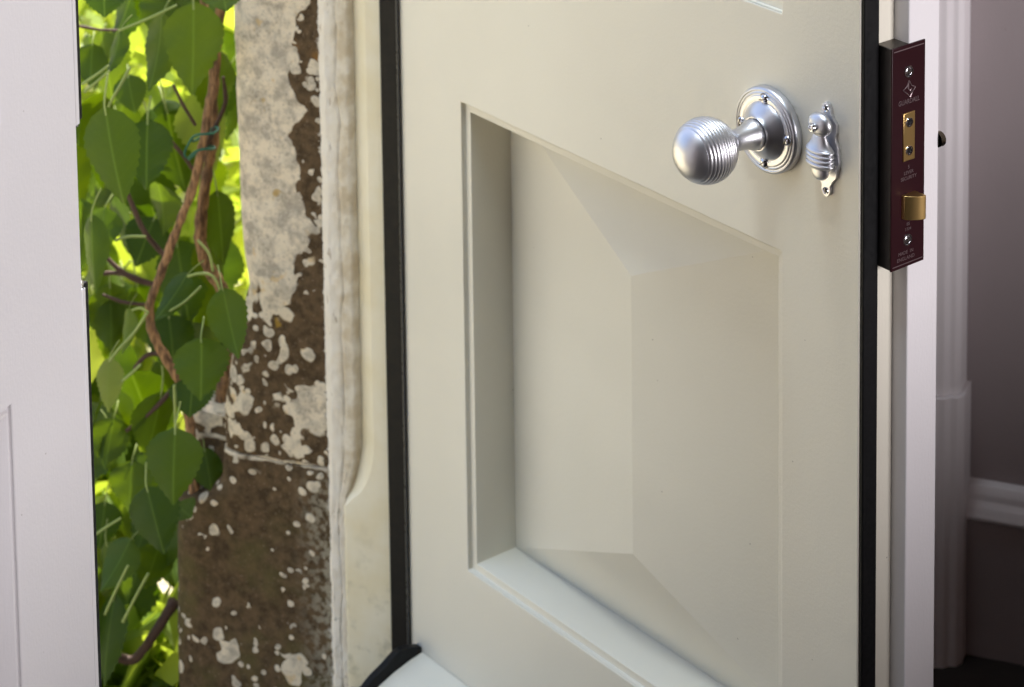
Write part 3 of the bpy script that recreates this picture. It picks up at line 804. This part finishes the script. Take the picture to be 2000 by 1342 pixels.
# ------------------------------------------------------------------ climbing plant
plant = empty('climbing_plant', at(390, 1330, 2.24)*1.0)
plant.location.z = -0.06
tag(plant, 'leafy climbing plant with woody stems and drooping serrated leaves', 'plant')
P0 = plant.location.copy()
def leaf_mesh(k, rnd):
    bm = B(); uvl = bm.loops.layers.uv.new('UVMap')
    rows, cols = 22, 8
    w1 = 0.5
    curl = rnd.uniform(-0.10, 0.22); fold = rnd.uniform(0.03, 0.14); twist = rnd.uniform(-0.5, 0.5); wav = rnd.uniform(0.01, 0.03); bend = rnd.uniform(-0.06, 0.06)
    V = []; UV = {}
    for j in range(rows+1):
        s = j/rows
        # ovate blade, pointed tip, rounded base
        h = w1*(math.sin(math.pi*min(1, s**0.62))**0.80)*(1-0.20*s)
        if s > 0.80: h *= 1-0.40*((s-0.80)/0.20)
        if j in (0,): h = 0.03
        if j == rows: h = 0.004
        row = []
        for i in range(cols+1):
            c = -1+2*i/cols
            hh = h*(1+(0.045 if j % 2 else -0.045)*(abs(c) > 0.99))
            x = c*hh; z = -s
            if abs(c) > 0.99: z -= 0.018*(j % 2)
            if s < 0.10: z += abs(c)*0.06*(1-s/0.10)
            y = -curl*(s-0.35)**2*1.6+fold*abs(c)**1.4*hh*2+wav*math.sin(s*15+c*3+k)*abs(c)
            y += twist*(s-0.4)*x*0.5
            # soft quilting between the side veins
            y -= 0.0025*math.cos((s+0.30*abs(c)*0.5)*math.pi*15)*(1-abs(c))*abs(c)*4
            x += bend*s*s
            v = bm.verts.new((x, y, z)); row.append(v); UV[v] = (c*hh*2, s)
        V.append(row)
    for j in range(rows):
        for i in range(cols):
            f = bm.faces.new((V[j][i], V[j][i+1], V[j+1][i+1], V[j+1][i])); f.smooth = True
            for lp_ in f.loops: lp_[uvl].uv = UV[lp_.vert]
    me = bpy.data.meshes.new('leaf'); bm.to_mesh(me); bm.free(); return me
rl = random.Random(21)
LM = [leaf_mesh(k, rl) for k in range(7)]
LMY = []
for m_ in LM: m_.materials.append(LEAF)
for m_ in LM[:3]:
    c_ = m_.copy(); c_.materials.clear(); c_.materials.append(LEAF_Y); LMY.append(c_)
bm = B(); tube(bm, smooth_path([(0, 0, -0.03), (0, 0.02, 0.10), (0.03, 0.10, 0.25), (0.05, 0.22, 0.38)], 4), [0.016]*12+[0.018], 6)
PET = bpy.data.meshes.new('petiole'); bm.to_mesh(PET); bm.free(); PET.materials.append(STALK)
for p_ in PET.polygons: p_.use_smooth = True
def add_leaf(base, tip, width, normal, mesh, pet=True):
    base, tip = Vector(base), Vector(tip)
    zx = (base-tip); ln = zx.length; zx.normalize()
    ny = Vector(normal); ny = (ny-zx*ny.dot(zx)).normalized()      # local -y is the upper face
    yy = -ny; xx = yy.cross(zx)
    M = Matrix((xx*width, yy*ln*0.9, zx*ln)).transposed().to_4x4(); M.translation = base-P0
    o_ = bpy.data.objects.new('leaf', mesh); COL.objects.link(o_); o_.parent = plant; o_.matrix_local = M
    if pet:
        c_ = bpy.data.objects.new('petiole', PET); COL.objects.link(c_); c_.parent = o_
    return o_
TOCAM = Vector((0.1, -1, 0.55)).normalized()
hand = [  # base px, tip px, width px, depth, mesh, tilt(x,z), yellow
 ((378, 14), (379, 186), 108, 2.10, 0, (0.1, 0.2), 0), ((318, 34), (300, 180), 82, 2.14, 1, (-0.6, 0.1), 0),
 ((206, 220), (236, 404), 104, 2.05, 2, (-0.2, 0.3), 0), ((288, 240), (283, 372), 94, 2.12, 3, (0.2, 0.3), 0),
 ((436, 570), (464, 700), 76, 2.06, 4, (0.3, 0.3), 0), ((393, 666), (396, 784), 102, 2.07, 0, (0.1, 0.5), 0),
 ((342, 845), (334, 988), 104, 2.06, 5, (0.1, 0.3), 0), ((288, 958), (322, 1084), 96, 2.10, 6, (-0.2, 0.5), 0),
 ((366, 538), (306, 630), 54, 2.10, 1, (-0.4, 0.4), 0), ((432, -30), (440, 22), 84, 2.07, 3, (0.2, 0.4), 0),
 ((205, -40), (200, 34), 88, 2.12, 5, (-0.1, 0.2), 0), ((214, 704), (206, 806), 66, 2.10, 2, (-0.7, 0.2), 1),
 ((252, 606), (244, 694), 36, 2.14, 1, (-0.8, 0.3), 1), ((254, 1058), (200, 1158), 70, 2.12, 4, (-0.3, 0.6), 0),
 ((222, 1170), (196, 1345), 66, 2.16, 2, (-0.5, 0.1), 0), ((178, 428), (182, 575), 60, 2.08, 5, (-0.6, 0.0), 0),
 ((258, 905), (250, 1000), 80, 2.17, 3, (0.1, 0.3), 0), ((376, 742), (372, 816), 82, 2.12, 6, (0.2, 0.2), 0),
 ((330, 620), (345, 735), 86, 2.20, 0, (0.2, 0.1), 0), ((205, 410), (190, 500), 74, 2.18, 1, (-0.3, 0.2), 0),
 ((222, 820), (205, 915), 80, 2.18, 4, (0.3, 0.2), 0), ((300, 880), (290, 960), 74, 2.22, 5, (-0.2, 0.1), 0),
 ((345, 985), (372, 1012), 60, 2.12, 3, (0.5, 0.2), 0), ((215, 560), (220, 690), 82, 2.20, 6, (0.4, 0.1), 0),
 ((300, 430), (262, 520), 84, 2.22, 2, (0.1, 0.2), 0), ((425, 380), (440, 520), 70, 2.20, 0, (0.6, 0.1), 0),
 ((180, 90), (176, 170), 70, 2.22, 4, (0.3, 0.2), 0), ((236, 60), (215, 150), 44, 2.14, 1, (-0.8, 0.2), 0),
 ((320, 200), (350, 290), 70, 2.24, 5, (0.4, 0.1), 0), ((400, 880), (415, 960), 70, 2.16, 6, (0.4, 0.1), 0),
 ((205, 985), (196, 1075), 70, 2.22, 0, (0.2, 0.3), 0), ((310, 1070), (280, 1150), 76, 2.22, 3, (0.4, 0.4), 0),
 ((330, 0), (300, 70), 92, 2.18, 6, (0.2, 0.3), 0), ((250, 150), (262, 222), 60, 2.2, 2, (0.2, 0.4), 0),
]
for (bx, by), (tx, ty), wpx, Y, mi, tl, yel in hand:
    b_ = at(bx, by, Y+0.012); t_ = at(tx, ty, Y-0.004)
    nrm = Vector((tl[0], -1, tl[1]+0.15))
    add_leaf(b_, t_, wpx/F_PX*Y*1.22, nrm, (LMY if yel else LM)[mi % (3 if yel else 7)])
# the rest of the plant, hanging behind and around those
rr = random.Random(5)
cnt = 0
while cnt < 165:
    px, py = rr.uniform(60, 452), rr.uniform(-120, 1420); Y = rr.uniform(2.19, 2.48)
    if py > 1080 and rr.random() < 0.55: continue
    if px > 330 and py > 990 and Y < 2.45: continue
    dens = noise.noise(Vector((px*0.011, py*0.011, 3.3)))
    if dens < -0.05 and rr.random() < 0.93: continue
    ln = rr.uniform(0.042, 0.074); b_ = at(px, py, Y)
    dirv = Vector((rr.uniform(-0.5, 0.5), rr.uniform(-0.5, 0.2), -1)).normalized()
    add_leaf(b_, b_+dirv*ln, ln*rr.uniform(0.70, 0.92), Vector((rr.uniform(-0.9, 0.9), rr.uniform(-1, -0.1), rr.uniform(0.0, 1.0))), rr.choice(LM if rr.random() < 0.9 else LMY), pet=cnt < 90)
    cnt += 1
def stem(pts, radpx, mat, Y=2.2, name='stem', seg=10, wob=0.35, dY=None):
    P = []
    for i, q in enumerate(pts):
        y_ = Y if len(q) == 2 else q[2]; P.append(at(q[0], q[1], y_)-P0)
    sp = smooth_path(P, 7); n_ = len(sp)
    r0, r1 = (radpx if isinstance(radpx, tuple) else (radpx, radpx))
    rad = [(r0+(r1-r0)*i/(n_-1))/F_PX*Y*(1+0.16*noise.noise(sp[i]*70)) for i in range(n_)]
    bm = B(); tube(bm, sp, rad, seg, wob=wob)
    o_ = obj(name, bm, mat, plant, smooth='all'); return o_
stem([(330, -260), (380, -80), (408, 60), (416, 150), (408, 205), (392, 300), (374, 375), (345, 450), (312, 540), (292, 600), (300, 655), (328, 705), (352, 748), (372, 830), (380, 960), (372, 1120), (380, 1330)], (8, 11), BARK, 2.17)
stem([(470, -250), (440, -60), (424, 80), (416, 190), (418, 260), (406, 330), (396, 400), (392, 470), (410, 530), (432, 560), (452, 640), (430, 800), (410, 1000), (400, 1330)], (10, 15), BARK, 2.20)
for pts, r_ in (([(338, 165), (358, 205), (382, 245)], (3, 4)), ([(232, 335), (258, 400), (284, 455), (322, 500)], (4.5, 6)), ([(180, 470), (225, 520), (262, 545), (300, 556)], (5, 6)),
                ([(190, 536), (235, 534), (290, 552)], (4.5, 5)), ([(345, 752), (300, 800), (246, 842)], (6, 4)), ([(150, 50), (195, 58), (240, 60)], (3, 3)), ([(340, 1175), (300, 1240), (262, 1288), (222, 1278)], (12, 9)),
                ([(262, 720), (285, 695), (318, 690)], (4, 6)), ([(330, 270), (355, 300), (376, 330)], (3, 4)), ([(200, 575), (240, 590), (292, 596)], (3, 4)), ([(436, 150), (440, 200), (420, 250), (398, 290)], (4, 5)), ([(290, 240), (320, 265), (352, 298)], (2.5, 3.5))):
    stem(pts, r_, TWIG, 2.19, 'twig', 7, 0.2)
for pts in ([(254, 132), (236, 165), (216, 200), (207, 224)], [(341, 752), (342, 800), (343, 848)], [(290, 612), (275, 602), (258, 606)], [(286, 614), (262, 650), (232, 682), (214, 706)], [(160, 165), (190, 145), (212, 128)], [(165, 180), (195, 155), (214, 138)],
            [(330, 608), (360, 590), (392, 560)], [(366, 540), (395, 534), (418, 542), (432, 575)], [(386, 470), (408, 495), (416, 530)], [(232, 60), (290, 36), (345, 10)], [(185, 1045), (210, 1028), (236, 1012)], [(205, 1200), (228, 1150), (250, 1105)], [(240, 1215), (268, 1160), (290, 1120)], [(238, 745), (258, 728), (275, 712)], [(225, 470), (250, 462), (285, 462)]):
    stem(pts, (3.2, 2.8), STALK, 2.10, 'petiole', 6, 0.0)
# twine holding the stems
tw = B()
for k in range(2):
    cy_ = 262+k*34
    ring = []
    for i in range(25):
        a = 2*math.pi*i/24
        ring.append(at(400-6*k+26*math.cos(a), cy_-12*math.cos(a)*0.9+5*math.sin(a*2+k), 2.175-0.022*math.sin(a)))
    tube(tw, ring, 0.0011, 6, cap=False)
tube(tw, smooth_path([at(376, 268, 2.15), at(366, 285, 2.15), at(360, 300, 2.15), at(364, 308, 2.15)], 5), 0.0010, 6)
tag(obj('garden_twine', tw, TWINE, None, smooth='all'), 'green garden twine looped around the woody stems', 'twine')

# low planting further out, a mass of leaves
bm = B(); rb = random.Random(11)
for k in range(9000):
    near = k % 3 == 0
    Y = rb.uniform(2.20, 2.62) if near else rb.uniform(2.60, 4.6); px = rb.uniform(-100, 322) if near else rb.uniform(-350, 520)
    p = at(px, 300, Y); p.z = -0.12+abs(rb.gauss(0, 0.05 if near else 0.30))
    if noise.noise(Vector((p.x*5, p.y*5, p.z*4))) < (0.08 if near else -0.02): continue
    s = rb.uniform(0.018, 0.042)
    n_ = Vector((rb.uniform(-1, 1), rb.uniform(-1, 1), rb.uniform(0.1, 1))).normalized()
    t_ = n_.orthogonal().normalized(); q_ = n_.cross(t_); a = rb.uniform(0, 6.28)
    u_ = t_*math.cos(a)+q_*math.sin(a); v_ = n_.cross(u_)
    pts = [p-u_*s, p-u_*s*0.3+v_*s*0.5, p+u_*s*0.4+v_*s*0.42+n_*s*0.15, p+u_*s*1.1, p+u_*s*0.4-v_*s*0.42+n_*s*0.15, p-u_*s*0.3-v_*s*0.5]
    bm.faces.new([bm.verts.new(x) for x in pts])
def mat_bgleaf():
    t = NT('sunlit_leaf'); n = t.noise(7, 3)
    col = t.mix(n, (0.06, 0.14, 0.010), (0.21, 0.29, 0.022)); t.p(Base_Color=col, Roughness=0.5)
    tr = t.new('ShaderNodeBsdfTranslucent'); hs = t.new('ShaderNodeHueSaturation'); hs.inputs['Hue'].default_value = 0.47; hs.inputs['Value'].default_value = 2.6
    t.l.new(col, hs.inputs['Color']); t.l.new(hs.outputs[0], tr.inputs[0])
    mx = t.new('ShaderNodeMixShader'); mx.inputs[0].default_value = 0.5
    t.l.new(t.b.outputs[0], mx.inputs[1]); t.l.new(tr.outputs[0], mx.inputs[2]); t.l.new(mx.outputs[0], t.out.inputs[0]); return t.m
tag(obj('garden_foliage', bm, mat_bgleaf()), 'sunlit yellow green leaves of low garden planting behind the climber', 'foliage', kind='stuff')
